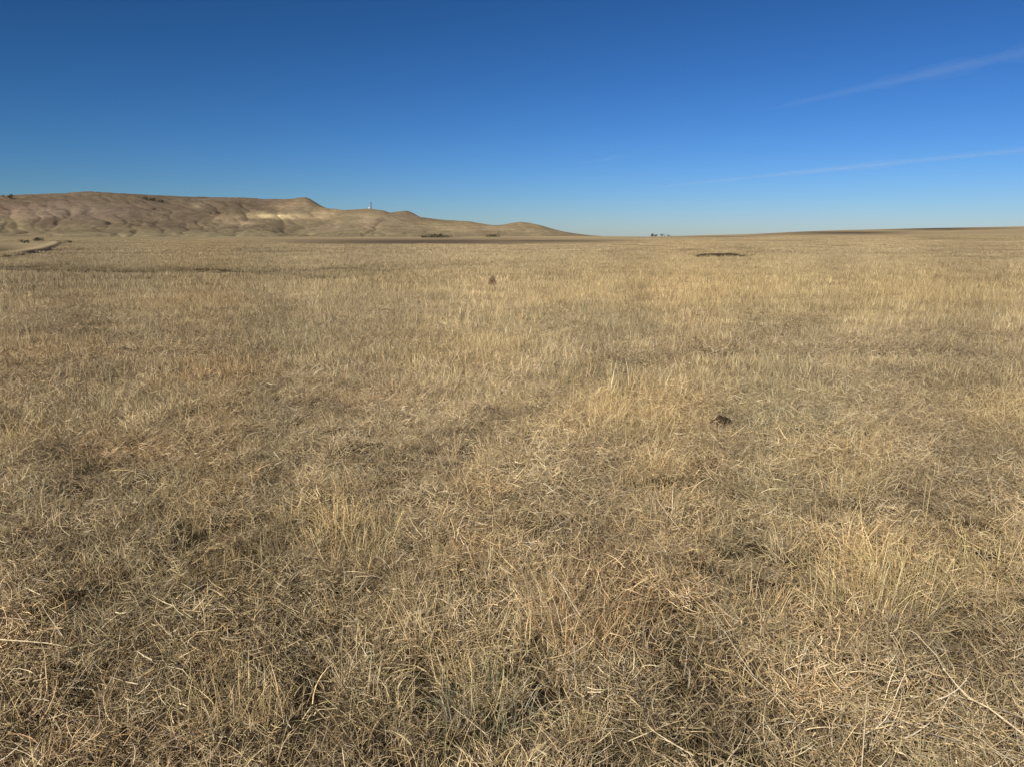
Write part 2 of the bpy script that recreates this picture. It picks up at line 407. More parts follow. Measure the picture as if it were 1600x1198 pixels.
def hill_h(x, y):
    r = np.hypot(x, y); az = np.arctan2(x, y); c = col_of_az(az)
    row = np.interp(c, HILL_X, HILL_Y)
    rc, r0 = hill_params(c)
    cosaz = np.cos(az)
    hc = EYE + rc * cosaz * (LEVEL_ROW - row) / (FPX / math.cos(PITCH)) * 1.0
    # exact height of the crest from its photo row
    v = (row - CY) / FPX
    tan_e = (-math.sin(PITCH) - v * math.cos(PITCH)) / (math.cos(PITCH) - v * math.sin(PITCH)) * cosaz
    hc = EYE + rc * tan_e
    t = (r - r0) / (rc - r0)
    mesa = smooth(560, 440, c)
    prof_m = .30 * np.clip(t, 0, 1) ** 1.3 + .70 * smooth(.40, 1.0, t)
    prof_k = .38 * np.clip(t, 0, 1) ** 1.2 + .62 * smooth(.25, 1.0, t) ** 1.1
    prof = prof_m * mesa + prof_k * (1 - mesa)
    back = np.clip(t - 1, 0, None)
    prof = np.where(t > 1, 1 - back * (0.15 * mesa + 1.1 * (1 - mesa)), prof)
    hs = np.interp(c, SM_X, SM_H)
    k = smooth(.84, 1.0, t)
    h = (hs * (1 - k) + hc * k) * prof
    w = np.clip(t * (1 - t) * 4, 0, 1) ** .8
    lat = az * 2200
    spur = fbm(lat / 330 + 3, r / 900, 3, 21)
    # V-shaped gullies running downslope
    warp = 60 * fbm(lat / 260, r / 260, 3, 27)
    g1 = 1 - np.abs(fbm((lat + warp) / 150, r / 800, 3, 22)) * 2.2
    g2 = 1 - np.abs(fbm((lat + warp) / 48, r / 260, 3, 23)) * 2.2
    amp = np.clip(hc / 120, .1, 1)
    h = h + w * amp * (18 * spur - 6.5 * np.clip(g1, 0, 1) ** 3 - 2.6 * np.clip(g2, 0, 1) ** 2)
    h = h + amp * 1.6 * fbm(x / 22, y / 22, 3, 29) * smooth(.5, .9, t)
    h = h + amp * w * 3.0 * fbm(x / 60, y / 60, 4, 24)
    h = h + 1.2 * fbm(x / 25, y / 25, 3, 25) * smooth(.1, .4, t) * (1 - smooth(.85, 1.0, t)) * amp
    h = h - 6 * smooth(.08, -.12, t) - .6
    return h
HILL_SPOTS = [  # bare or darker places on the slopes: (column, row, half-width, half-height, colour, amount)
    (430, 338, 45, 5, (.50, .40, .23), .85), (378, 348, 22, 3, (.33, .255, .165), .7), (345, 341, 16, 4, (.42, .32, .20), .4),
    (243, 313, 26, 6, (.085, .068, .05), .75), (237, 328, 6, 6, (.08, .06, .045), .85), (310, 322, 10, 4, (.30, .24, .17), .6),
    (70, 320, 18, 4, (.12, .09, .07), .6), (95, 330, 40, 4, (.20, .16, .115), .5), (140, 308, 30, 5, (.18, .145, .105), .4), (100, 313, 25, 4, (.14, .105, .085), .4),
    (425, 331, 22, 3, (.14, .11, .07), .65), (330, 353, 25, 4, (.20, .16, .095), .6), (450, 322, 25, 7, (.40, .29, .19), .5), (420, 317, 25, 4, (.16, .12, .09), .5),
    (510, 335, 22, 7, (.40, .30, .19), .6), (520, 357, 26, 5, (.22, .16, .12), .6), (575, 345, 18, 12, (.40, .30, .20), .5), (617, 345, 28, 10, (.22, .17, .125), .5),
    (652, 337, 14, 4, (.20, .16, .12), .6), (710, 356, 60, 5, (.38, .29, .18), .5), (824, 360, 20, 4, (.22, .17, .11), .5), (790, 356, 25, 5, (.34, .27, .17), .4),
    (300, 312, 60, 3, (.13, .105, .075), .5), (335, 311, 30, 3, (.14, .11, .085), .5), (30, 330, 50, 12, (.24, .17, .13), .45), (160, 330, 90, 12, (.22, .17, .135), .45),
    (10, 352, 30, 10, (.25, .21, .12), .5), (205, 363, 14, 2, (.14, .11, .07), .5), (370, 312, 60, 3, (.17, .135, .10), .5), (497, 319, 14, 3.5, (.13, .11, .09), .7), (606, 331, 10, 3, (.14, .115, .09), .6), (643, 333, 12, 3, (.13, .11, .09), .6),
]
def hill_colour(x, y, z):
    px, py = project(x, y, z)
    r = np.hypot(x, y); c0 = col_of_az(np.arctan2(x, y)); rc, r0 = hill_params(c0); t = (r - r0) / (rc - r0)
    low = np.array([.205, .168, .102]); up = np.array([.126, .096, .065]); knoll = np.array([.200, .160, .098])
    u = smooth(.12, .62, t + .12 * fbm(x / 200, y / 200, 3, 31))[:, None]
    k = smooth(400, 520, c0)[:, None]
    c = low * (1 - u) + (up * (1 - k) + knoll * k) * u
    n = fbm(x / 150, y / 90, 4, 33)[:, None]
    c = c * (1 + .16 * n)
    jx = px + 7 * fbm(x / 45, y / 45, 3, 35); jy = py + 2.2 * fbm(x / 45 + 9, y / 45, 3, 36)
    for (cx, cy, a, b, col, m) in HILL_SPOTS:
        w = (m * np.exp(-(((jx - cx) / a) ** 2 + ((jy - cy) / b) ** 2)))[:, None]
        c = c * (1 - w) + np.array(col) * w
    return np.clip(c, .02, .8)
hills = polar_sheet('hills', np.radians(np.linspace(-62, 6.6, 900)), np.concatenate([np.linspace(1000, 2750, 240), np.linspace(2800, 4200, 12)]),
                    hill_h, hill_colour, M_HILL)

# ------------------------------------------------------------------ grass blades
PALETTE = np.array([[.66, .54, .34], [.60, .48, .31], [.78, .67, .48], [.46, .36, .22], [.54, .45, .31], [.42, .30, .18], [.42, .39, .22], [.58, .52, .44], [.24, .18, .11]]) * np.array([.992, .982, .91])
PW_UP = np.array([.26, .22, .14, .12, .08, .05, .07, .03, .03]); PW_LIE = np.array([.12, .15, .13, .15, .14, .09, .04, .10, .08])

def blades(bx, by, bz, length, width, theta0, bend, phi, curl, seg=4, pw=PW_UP, twist=None, palette=PALETTE):
    """ribbon blades: lean angle goes from theta0 to theta0+bend along the blade, heading from phi to phi+curl"""
    n = len(bx)
    s = np.linspace(0, 1, seg + 1)
    pts = np.zeros((n, seg + 1, 3)); pts[:, 0, 0] = bx; pts[:, 0, 1] = by; pts[:, 0, 2] = bz
    dirs = np.zeros((n, seg + 1, 3))
    for j in range(seg + 1):
        th = theta0 + bend * s[j]; ph = phi + curl * s[j]
        dirs[:, j, 0] = np.sin(th) * np.cos(ph); dirs[:, j, 1] = np.sin(th) * np.sin(ph); dirs[:, j, 2] = np.cos(th)
        if j: pts[:, j] = pts[:, j - 1] + dirs[:, j - 1] * (length / seg)[:, None]
    pts[:, :, 2] = np.maximum(pts[:, :, 2], 0.002)
    if twist is None: twist = RNG.uniform(0, math.pi, n)
    side = np.stack([-np.sin(phi), np.cos(phi), np.zeros(n)], -1)
    upv = np.cross(dirs[:, 0], side)
    sd = side * np.cos(twist)[:, None] + upv * np.sin(twist)[:, None]
    wid = (width[:, None] * (1 - .85 * s[None, :] ** 1.6) * .5)[:, :, None]
    L = pts - sd[:, None, :] * wid; R = pts + sd[:, None, :] * wid
    v = np.stack([L, R], 2).reshape(n, -1, 3)
    base = (np.arange(n) * (seg + 1) * 2)[:, None]
    j = np.arange(seg)[None, :] * 2
    f = np.stack([base + j, base + j + 1, base + j + 3, base + j + 2], -1).reshape(-1, 4)
    ci = RNG.choice(len(palette), n, p=pw / pw.sum()) if pw is not None else RNG.integers(0, len(palette), n)
    col = palette[ci] * RNG.uniform(.42, 1.42, (n, 1))
    colv = np.repeat(col[:, None, :], (seg + 1) * 2, 1)
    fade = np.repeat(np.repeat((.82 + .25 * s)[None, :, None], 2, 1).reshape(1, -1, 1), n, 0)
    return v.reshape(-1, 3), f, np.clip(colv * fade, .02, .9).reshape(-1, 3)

def join(parts):
    vs, fs, cs, o = [], [], [], 0
    for v, f, c in parts:
        vs.append(v); fs.append(f + o); cs.append(c); o += len(v)
    return np.concatenate(vs), np.concatenate(fs), np.concatenate(cs)

def disc(n, rad):
    r = rad * np.sqrt(RNG.uniform(0, 1, n)); a = RNG.uniform(0, 2 * math.pi, n)
    return r * np.cos(a), r * np.sin(a)

U, N = RNG.uniform, RNG.normal
def thatch(n, rad, width, lmin, lmax, seg=4):
    bx, by = disc(n, rad)
    bz = np.abs(N(0, .016, n)) + .004 + .05 * U(0, 1, n) ** 2.2
    return blades(bx, by, bz, U(lmin, lmax, n), width * U(.6, 1.4, n), U(.9, 1.75, n), U(-.8, .8, n), U(0, 6.283, n), N(0, 1.0, n), seg, PW_LIE)
def curls(n, rad, width, lmin, lmax, seg=6):
    bx, by = disc(n, rad)
    return blades(bx, by, U(0, .02, n), U(lmin, lmax, n), width * U(.6, 1.4, n), U(.1, 1.0, n), U(.3, 2.1, n), U(0, 6.283, n), N(0, 1.5, n), seg, PW_LIE)
def upright(n, rad, width, lmin, lmax, lean=.35, seg=3, bend=.7, pw=PW_UP, clump=0):
    bx, by = disc(n, rad)
    if clump:
        m = max(3, n // clump); cx, cy = disc(m, rad); ci = RNG.integers(0, m, n); sp = width * 7
        bx = cx[ci] + N(0, sp, n); by = cy[ci] + N(0, sp, n)
        lo_ = .45 if width < .006 else .66
        ck = RNG.uniform(lo_, 1.8 - lo_, m)[ci]; cl = RNG.uniform(.6, 1.25, m)[ci]
        v, f, c = blades(bx, by, np.zeros(n), U(lmin, lmax, n) * cl, width * U(.6, 1.35, n), np.abs(N(0, lean, n)), np.abs(N(0, bend, n)), U(0, 6.283, n), N(0, .4, n), seg, pw)
        return v, f, np.clip(c * np.repeat(ck, (seg + 1) * 2)[:, None], .02, .9)
    return blades(bx, by, np.zeros(n), U(lmin, lmax, n) * U(.7, 1, n), width * U(.6, 1.35, n), np.abs(N(0, lean, n)), np.abs(N(0, bend, n)), U(0, 6.283, n), N(0, .4, n), seg, pw)
def tuft(n, rad, width, lmin, lmax, lean=.5, seg=4, bend=.9, pw=PW_UP):
    bx, by = disc(n, rad)
    phi = np.arctan2(by, bx) + N(0, .6, n)
    return blades(bx, by, np.zeros(n), U(lmin, lmax, n), width * U(.6, 1.35, n), np.abs(N(0, lean, n)) * (.4 + np.hypot(bx, by) / rad), np.abs(N(0, bend, n)), phi, N(0, .5, n), seg, pw)
def stalks(n, rad, width, lmin, lmax):
    bx, by = disc(n, rad); phi = U(0, 6.283, n); L = U(lmin, lmax, n); th = np.abs(N(0, .22, n)); be = N(.1, .25, n)
    a = blades(bx, by, np.zeros(n), L, width * U(.8, 1.3, n), th, be, phi, N(0, .2, n), 5, PW_UP)
    # seed head: short bristles round the upper third
    parts = [a]
    for k in range(n):
        t0 = th[k]; m = 7
        f = np.linspace(.72, .98, m)
        hx = bx[k] + math.cos(phi[k]) * math.sin(t0 + be[k] * .4) * L[k] * f; hy = by[k] + math.sin(phi[k]) * math.sin(t0 + be[k] * .4) * L[k] * f
        hz = math.cos(t0 + be[k] * .4) * L[k] * f
        parts.append(blades(hx, hy, hz, U(.012, .028, m), np.full(m, width * 1.2), U(.2, .9, m), U(0, .4, m), U(0, 6.28, m), N(0, .2, m), 1, PW_UP))
    return join(parts)

src = bpy.data.collections.new("blade_sources")         # holds only meshes the grass draws on; not part of the scene
KIND = {}
def source(key, gens):
    for g in gens:
        v, f, c = g
        i = len(src.objects)
        me = mesh_np("grass_tile", v, f, M_GRASS, c, 'blade_colour')
        o = bpy.data.objects.new("tile_%03d" % i, me); src.objects.link(o)
        KIND.setdefault(key, []).append(i)
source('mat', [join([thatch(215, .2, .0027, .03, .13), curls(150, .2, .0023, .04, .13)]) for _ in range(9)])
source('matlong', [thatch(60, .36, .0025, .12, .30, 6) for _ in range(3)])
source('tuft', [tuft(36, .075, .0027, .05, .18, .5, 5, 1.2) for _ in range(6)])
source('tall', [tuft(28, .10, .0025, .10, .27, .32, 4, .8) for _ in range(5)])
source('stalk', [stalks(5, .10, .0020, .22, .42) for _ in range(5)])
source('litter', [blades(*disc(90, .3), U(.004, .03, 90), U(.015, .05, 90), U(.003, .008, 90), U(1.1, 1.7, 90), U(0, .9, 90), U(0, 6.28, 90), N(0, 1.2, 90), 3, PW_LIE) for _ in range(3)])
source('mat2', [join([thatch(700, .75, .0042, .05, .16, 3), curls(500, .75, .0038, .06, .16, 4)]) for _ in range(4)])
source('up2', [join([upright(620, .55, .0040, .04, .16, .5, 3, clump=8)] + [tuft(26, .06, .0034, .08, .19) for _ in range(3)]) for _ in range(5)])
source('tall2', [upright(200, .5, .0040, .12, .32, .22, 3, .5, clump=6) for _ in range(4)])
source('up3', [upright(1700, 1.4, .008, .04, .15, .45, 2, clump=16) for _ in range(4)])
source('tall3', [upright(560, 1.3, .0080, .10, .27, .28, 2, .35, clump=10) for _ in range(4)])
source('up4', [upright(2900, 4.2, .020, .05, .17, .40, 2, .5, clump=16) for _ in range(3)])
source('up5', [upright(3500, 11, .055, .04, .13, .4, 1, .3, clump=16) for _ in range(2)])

def scatter(rmin, rmax, per_m2, azmax=44, full_to=0.0):
    area_full = math.pi * (rmax ** 2 - rmin ** 2)
    n = int(area_full * per_m2)
    r = np.sqrt(U(rmin ** 2, rmax ** 2, n)); a = U(-math.pi, math.pi, n)
    keep = (np.abs(a) < math.radians(azmax)) | (r < full_to)
    r, a = r[keep], a[keep]
    return r * np.sin(a), r * np.cos(a)

_r = ray(1127, 666); DUNG = (_r.x * -EYE / _r.z, _r.y * -EYE / _r.z)
_n = at_distance(1123, 400.5, 66.0); NICK = (_n.x, _n.y)
def rmin_clear(key): return {'tuft': .19, 'tall': .26, 'stalk': .15, 'matlong': .3, 'litter': .2}.get(key, 0)
def lattice(rmin, rmax, step, azmax, full_to):
    """jittered grid, so that the mat has no accidental holes"""
    g = np.arange(-rmax, rmax, step); X, Y = np.meshgrid(g, g); X = X.ravel() + U(-.5, .5, X.size) * step; Y = Y.ravel() + U(-.5, .5, Y.size) * step
    r = np.hypot(X, Y); k = (r > rmin) & (r < rmax) & ((np.abs(np.arctan2(X, Y)) < math.radians(azmax)) | (r < full_to))
    return X[k], Y[k]
P, ROT, SC, IDX, TI = [], [], [], [], []
def place(key, x, y, scale, prob=None, tilt=.06, bright=1.0):
    if prob is not None:
        k = U(0, 1, len(x)) < prob; x, y = x[k], y[k]; scale = scale[k] if hasattr(scale, '__len__') else scale
    rad_ = {'up3': 1.5, 'tall3': 1.4, 'up4': 4.4}.get(key)
    if rad_:
        k = ~((np.abs(x - NICK[0]) < 2.2 + rad_) & (y - NICK[1] > -3.0 - rad_ * .5) & (y - NICK[1] < 1.4 + rad_)); x, y = x[k], y[k]; scale = scale[k] if hasattr(scale, '__len__') else scale
    if rmin_clear(key):
        k = (np.hypot(x - DUNG[0], (y - DUNG[1] + .05)) > rmin_clear(key)); x, y = x[k], y[k]; scale = scale[k] if hasattr(scale, '__len__') else scale
    n = len(x)
    if n == 0: return
    z = ground_h(x, y)
    c = cover(x, y)
    P.append(np.stack([x, y, z], -1)); ROT.append(np.stack([N(0, tilt, n), N(0, tilt, n), U(0, 6.283, n)], -1))
    s = np.ones(n) * scale * U(.85, 1.15, n); SC.append(s)
    IDX.append(RNG.choice(KIND[key], n)); TI.append(tint_of(c) * bright)

FULL = 4.5
x, y = lattice(.25, 12, .2, 46, FULL); k = U(0, 1, len(x)) < smooth(12, 7.5, np.hypot(x, y)); x, y = x[k], y[k]; c = cover(x, y)
place('mat', x, y, (1.0 - .2 * c['bare']) * (.8 + .4 * smooth(-.4, .5, fbm(x / .3, y / .3, 2, 67))), 1 - .15 * c['bare'], .17, .95)
x, y = scatter(.25, 9, 1.6, 46, FULL); c = cover(x, y); place('matlong', x, y, 1.0, .35 + .5 * smooth(-.1, .5, fbm(x / .8, y / .8, 2, 61)), .05)
x, y = scatter(.25, 9, 1.6, 46, FULL); place('litter', x, y, 1.0)
x, y = scatter(.25, 12, 55, 46, FULL); k = U(0, 1, len(x)) < smooth(12, 7.5, np.hypot(x, y)); x, y = x[k], y[k]; c = cover(x, y); hgt = .62 + .5 * smooth(-.5, .6, fbm(x / .5, y / .5, 3, 62))
place('tuft', x, y, hgt * (1 - .5 * c['bare']), (1 - .6 * c['bare']) * (.45 + .5 * smooth(-.3, .4, fbm(x / .35, y / .35, 2, 63))), .12)
x, y = scatter(.4, 9, 26, 46, FULL); c = cover(x, y)
place('tall', x, y, .75 + .35 * c['gold'], np.clip(.22 + .9 * c['gold'] + .4 * c['rust'] + .4 * c['tone'], 0, 1) * (1 - .8 * c['bare']), .12)
x, y = scatter(.6, 14, 4.5, 46, FULL); c = cover(x, y); place('stalk', x, y, 1.0, np.clip(.35 + .8 * c['gold'], 0, 1) * (1 - .8 * c['bare']), .08)

x, y = scatter(6.5, 26, 2.9); c = cover(x, y); k = U(0, 1, len(x)) < smooth(6.5, 11, np.hypot(x, y)); x, y = x[k], y[k]; c = {q: w_[k] for q, w_ in c.items()}; place('mat2', x, y, 1.0, 1 - .3 * c['bare'], .03, .84)
x, y = scatter(7.5, 26, 4.6); c = cover(x, y); hgt = .65 + .5 * smooth(-.5, .6, fbm(x / 1.2, y / 1.2, 3, 64))
place('up2', x, y, hgt * (1 - .5 * c['bare']), 1 - .65 * c['bare'], .05, .92)
x, y = scatter(8, 26, 3.0); c = cover(x, y); place('tall2', x, y, .85 + .25 * c['gold'], np.clip(.45 + .9 * c['gold'] + .5 * c['tone'], 0, 1) * (1 - .85 * c['bare']), .05, .92)
x, y = scatter(24, 75, .95); c = cover(x, y); place('up3', x, y, 1.0 - .4 * c['bare'], 1 - .5 * c['bare'], .03, .83)
x, y = scatter(24, 75, .6); c = cover(x, y); place('tall3', x, y, .95, np.clip(.5 + .7 * c['gold'] + .5 * c['tone'], 0, 1) * (1 - .8 * c['bare']), .03, .86)
x, y = scatter(70, 210, .085)
px_, py_ = project(x, y, ground_h(x, y))
k = ~((px_ > 420) & (px_ < 960) & (py_ < 382.5)) & ~((np.abs(px_ - 1123) < 42) & (np.abs(py_ - 400.5) < 3)) & ~((px_ < 110) & (py_ < 418) & (py_ > 378))
x, y = x[k], y[k]; c = cover(x, y); place('up4', x, y, 1.0, 1 - .8 * c['bare'], .02, .80)
x, y = scatter(200, 430, .010); px_, py_ = project(x, y, ground_h(x, y))
k = ~((px_ > 1150) & (py_ < 369)) & ~((px_ > 400) & (px_ < 1000) & (py_ < 382.5)) & ~((px_ < 110) & (py_ > 378))
place('up5', x[k], y[k], 1.0, None, .01, .80)

P = np.concatenate(P); ROT = np.concatenate(ROT); SC = np.concatenate(SC); IDX = np.concatenate(IDX); TI = np.concatenate(TI)
print("grass tiles placed:", len(P))
me = bpy.data.meshes.new("dry_grass"); me.vertices.add(len(P)); me.vertices.foreach_set('co', P.astype(np.float32).ravel())
for nm, ty, dat, key in (('rot', 'FLOAT_VECTOR', ROT, 'vector'), ('size', 'FLOAT', SC, 'value'), ('which', 'INT', IDX, 'value'), ('tint', 'FLOAT_VECTOR', TI, 'vector')):
    a = me.attributes.new(nm, ty, 'POINT'); a.data.foreach_set(key, np.asarray(dat, np.int32 if ty == 'INT' else np.float32).ravel())
me.materials.append(M_GRASS)
grass = link('dry_grass', me, kind='stuff', label='dense dry straw coloured prairie grass covering the whole field', category='grass')
ng = bpy.data.node_groups.new("grass_scatter", 'GeometryNodeTree')
ng.interface.new_socket("Geometry", in_out='INPUT', socket_type='NodeSocketGeometry')
ng.interface.new_socket("Geometry", in_out='OUTPUT', socket_type='NodeSocketGeometry')
gi = ng.nodes.new('NodeGroupInput'); go = ng.nodes.new('NodeGroupOutput')
ci = ng.nodes.new('GeometryNodeCollectionInfo'); ci.inputs['Collection'].default_value = src
ci.inputs['Separate Children'].default_value = True; ci.inputs['Reset Children'].default_value = True
iop = ng.nodes.new('GeometryNodeInstanceOnPoints'); iop.inputs['Pick Instance'].default_value = True
def named(nm, ty):
    nd = ng.nodes.new('GeometryNodeInputNamedAttribute'); nd.data_type = ty; nd.inputs['Name'].default_value = nm
    return [o for o in nd.outputs if o.enabled and o.name == 'Attribute'][0]
e2r = ng.nodes.new('FunctionNodeEulerToRotation')
ng.links.new(gi.outputs[0], iop.inputs['Points']); ng.links.new(ci.outputs[0], iop.inputs['Instance'])
ng.links.new(named('which', 'INT'), iop.inputs['Instance Index'])
ng.links.new(named('rot', 'FLOAT_VECTOR'), e2r.inputs[0]); ng.links.new(e2r.outputs[0], iop.inputs['Rotation'])
ng.links.new(named('size', 'FLOAT'), iop.inputs['Scale'])
ng.links.new(iop.outputs[0], go.inputs[0])
md = grass.modifiers.new("scatter", 'NODES'); md.node_group = ng


# ------------------------------------------------------------------ single things
def on_plane(px, py, h=0.0):
    """point of the field (plus height h) that the photo shows at this column and row"""
    r = ray(px, py); p = None; z = h
    for _ in range(4):
        t = (z - EYE) / r.z; p = Vector((r.x * t, r.y * t, z))
        z = float(ground_h(np.array([p.x]), np.array([p.y]))[0]) + h
    p.z = z
    return p
def march(px, py, fun, r0, r1, n=1500):
    r = ray(px, py); hx = math.hypot(r.x, r.y)
    d = np.linspace(r0, r1, n); x = r.x / hx * d; y = r.y / hx * d; z = EYE + r.z / hx * d
    hit = np.nonzero(fun(x, y) >= z)[0]
    i = hit[0] if len(hit) else int(np.argmax(fun(x, y) - z))
    return Vector((x[i], y[i], float(fun(x[i:i + 1], y[i:i + 1])[0])))

class MB:
    def __init__(self): self.v = []; self.f = []
    def tube(self, pts, radii, n=6, cap=True):
        pts = [Vector(p) for p in pts]; o = len(self.v)
        for i, p in enumerate(pts):
            d = (pts[min(i + 1, len(pts) - 1)] - pts[max(i - 1, 0)]).normalized()
            a = d.cross(Vector((.3, .2, 1))).normalized() if abs(d.z) < .95 else d.cross(Vector((1, 0, 0))).normalized()
            b = d.cross(a)
            for k in range(n):
                t = 2 * math.pi * k / n
                self.v.append(p + (a * math.cos(t) + b * math.sin(t)) * radii[i])
        for i in range(len(pts) - 1):
            for k in range(n):
                k2 = (k + 1) % n
                self.f.append((o + i * n + k, o + i * n + k2, o + (i + 1) * n + k2, o + (i + 1) * n + k))
        if cap:
            self.f.append(tuple(o + k for k in range(n))[::-1]); self.f.append(tuple(o + (len(pts) - 1) * n + k for k in range(n)))
    def box(self, c, s):
        o = len(self.v)
        for dz in (-1, 1):
            for dx, dy in ((-1, -1), (1, -1), (1, 1), (-1, 1)):
                self.v.append(Vector((c[0] + dx * s[0] / 2, c[1] + dy * s[1] / 2, c[2] + dz * s[2] / 2)))
        for q in ((3, 2, 1, 0), (4, 5, 6, 7), (0, 1, 5, 4), (1, 2, 6, 5), (2, 3, 7, 6), (3, 0, 4, 7)): self.f.append(tuple(o + i for i in q))
    def build(self, name, mat, parent=None, **props):
        me = bpy.data.meshes.new(name); me.from_pydata([tuple(v) for v in self.v], [], self.f); me.materials.append(mat); me.update()
        return link(name, me, parent, **props)

def thing(name, loc, label, category, group=None, rotz=0.0):
    o = bpy.data.objects.new(name, None); o.empty_display_size = .2; COL.objects.link(o)
    o.location = loc; o.rotation_euler = (0, 0, rotz); o['label'] = label; o['category'] = category
    if group: o['group'] = group
    return o

# --- grass tussocks that stand out of the field
PAL = {
    'gold': np.array([[.60, .48, .26], [.58, .45, .24], [.70, .58, .35], [.50, .39, .20], [.54, .46, .22]]),
    'rust': np.array([[.52, .34, .18], [.45, .27, .13], [.60, .44, .24], [.36, .22, .11], [.55, .40, .22]]),
    'grey': np.array([[.27, .26, .17], [.34, .31, .23], [.20, .19, .12], [.40, .35, .27], [.25, .26, .15]]),
    'straw': np.array([[.66, .55, .36], [.58, .46, .28], [.72, .60, .42], [.50, .40, .26]]),
}
def tussock(px, py, pal, n, rad, lmin, lmax, width, lean, label, name='grass_tussock', cat='tussock'):
    p = on_plane(px, py)
    if name == 'grass_tussock': n = int(n * .8); rad *= 1.45; lmin *= .45; lmax *= .95; lean *= 1.25
    v, f, c = (lambda bx, by: blades(bx, by, np.zeros(n), U(lmin, lmax, n), width * U(.6, 1.3, n), np.abs(N(0, lean, n)) * (.3 + np.hypot(bx, by) / rad),
              np.abs(N(0, .6, n)), np.arctan2(by, bx) + N(0, .6, n), N(0, .5, n), 5, None, None, np.concatenate([PAL[pal], PAL[pal], PALETTE[[0, 3, 4, 5, 6, 8]]]) * np.array([.92, .92, .88])))(*disc(n, rad))
    o = link(name, mesh_np(name, v, f, M_TUFT, c, 'blade_colour'), label=label, category=cat)
    o.location = p
    if name == 'grass_tussock': o['group'] = 'tussocks in the foreground grass'
    else: o['group'] = 'grey weeds among the grass'
    return o
tussock(1360, 955, 'gold', 420, .20, .14, .34, .0024, .35, 'large golden yellow grass tussock in the right foreground, above the long bent stalk')
tussock(1435, 925, 'gold', 260, .14, .12, .30, .0024, .4, 'golden tussock just right of the largest yellow tussock')
tussock(1325, 770, 'gold', 240, .16, .14, .30, .0030, .3, 'yellow upright grass clump up the field beyond the large golden tussock')
tussock(1560, 900, 'gold', 260, .18, .12, .28, .0026, .4, 'golden grass clump at the right edge of the frame')
tussock(880, 965, 'straw', 240, .13, .14, .32, .0024, .4, 'pale straw tussock with long stems leaning left in the middle foreground')
tussock(945, 1005, 'rust', 320, .19, .10, .26, .0024, .5, 'orange brown tussock in the middle foreground right of the pale leaning stems')
tussock(1035, 815, 'straw', 170, .11, .14, .30, .0028, .3, 'pale tussock with bright stems, midway between the orange tussock and the dark dung pat')
tussock(552, 865, 'gold', 240, .18, .10, .26, .0026, .4, 'golden tussock left of centre in the foreground')
tussock(975, 690, 'gold', 260, .26, .14, .30, .0034, .3, 'broad low golden clump left of the dark dung pat')
tussock(362, 1130, 'gold', 180, .13, .08, .20, .0024, .5, 'small yellowish tussock near the lower left')
tussock(742, 880, 'rust', 150, .12, .08, .20, .0026, .5, 'small reddish tussock just left of centre')
tussock(760, 1110, 'grey', 420, .17, .05, .15, .0034, .8, 'dark grey green weed clump at the bottom centre under crossed stems', 'weed', 'weed')
tussock(22, 790, 'grey', 420, .26, .05, .14, .0040, .8, 'grey green weed patch at the left edge of the frame', 'weed', 'weed')
tussock(1255, 668, 'grey', 700, .50, .06, .17, .0050, .7, 'wide grey green weed patch right of the dark dung pat', 'weed', 'weed')
tussock(1005, 595, 'grey', 500, .42, .06, .16, .0060, .7, 'grey green weed patch further out, up and left of the dark dung pat', 'weed', 'weed')
tussock(140, 985, 'grey', 300, .14, .03, .10, .0030, .9, 'low brownish grey weed clump right above the horizontal pale stem', 'weed', 'weed')

# brown weed that stands alone out in the pale field
wp = on_plane(769, 451)
w = thing('dry_weed', wp, 'single brown bushy weed standing alone in the pale field near the photo centre', 'weed')
n = 260; bx, by = disc(n, .12); bz = U(.0, .30, n) * (1 - .5 * np.hypot(bx, by) / .12)
v, f, c = blades(bx * (1.15 - bz * 1.6), by * (1.15 - bz * 1.6), bz, U(.05, .17, n), np.full(n, .013), np.abs(N(0, .6, n)), N(0, .6, n), U(0, 6.28, n), N(0, .6, n), 3, None, None,
                 np.array([[.20, .12, .06], [.26, .16, .085], [.13, .08, .045], [.32, .21, .12]]))
link('foliage', mesh_np('foliage', v, f, M_TUFT, c, 'blade_colour'), w); w.scale = (1.0, 1.0, 1.35)
m = MB()
for k in range(6):
    a = k * 1.05; m.tube([(0.02 * math.cos(a), .02 * math.sin(a), 0), (.05 * math.cos(a), .05 * math.sin(a), .18), (.08 * math.cos(a + .3), .08 * math.sin(a + .3), .40)], [.007, .005, .002], 5)
m.build('stem', plain_material('brown_stem', (.16, .10, .055)), w, kind='stuff')
n = 60; bx, by = disc(n, .06)
v, f, c = blades(bx, by, np.zeros(n), U(.15, .33, n), np.full(n, .012), np.abs(N(0, .2, n)), N(0, .3, n), U(0, 6.28, n), N(0, .3, n), 3, None, None, PAL['straw'])
o = link('grass_tussock', mesh_np('grass_tussock', v, f, M_TUFT, c, 'blade_colour'), label='pale straw tuft close against the right side of the lone brown weed', category='tussock')
o.location = on_plane(779, 449)

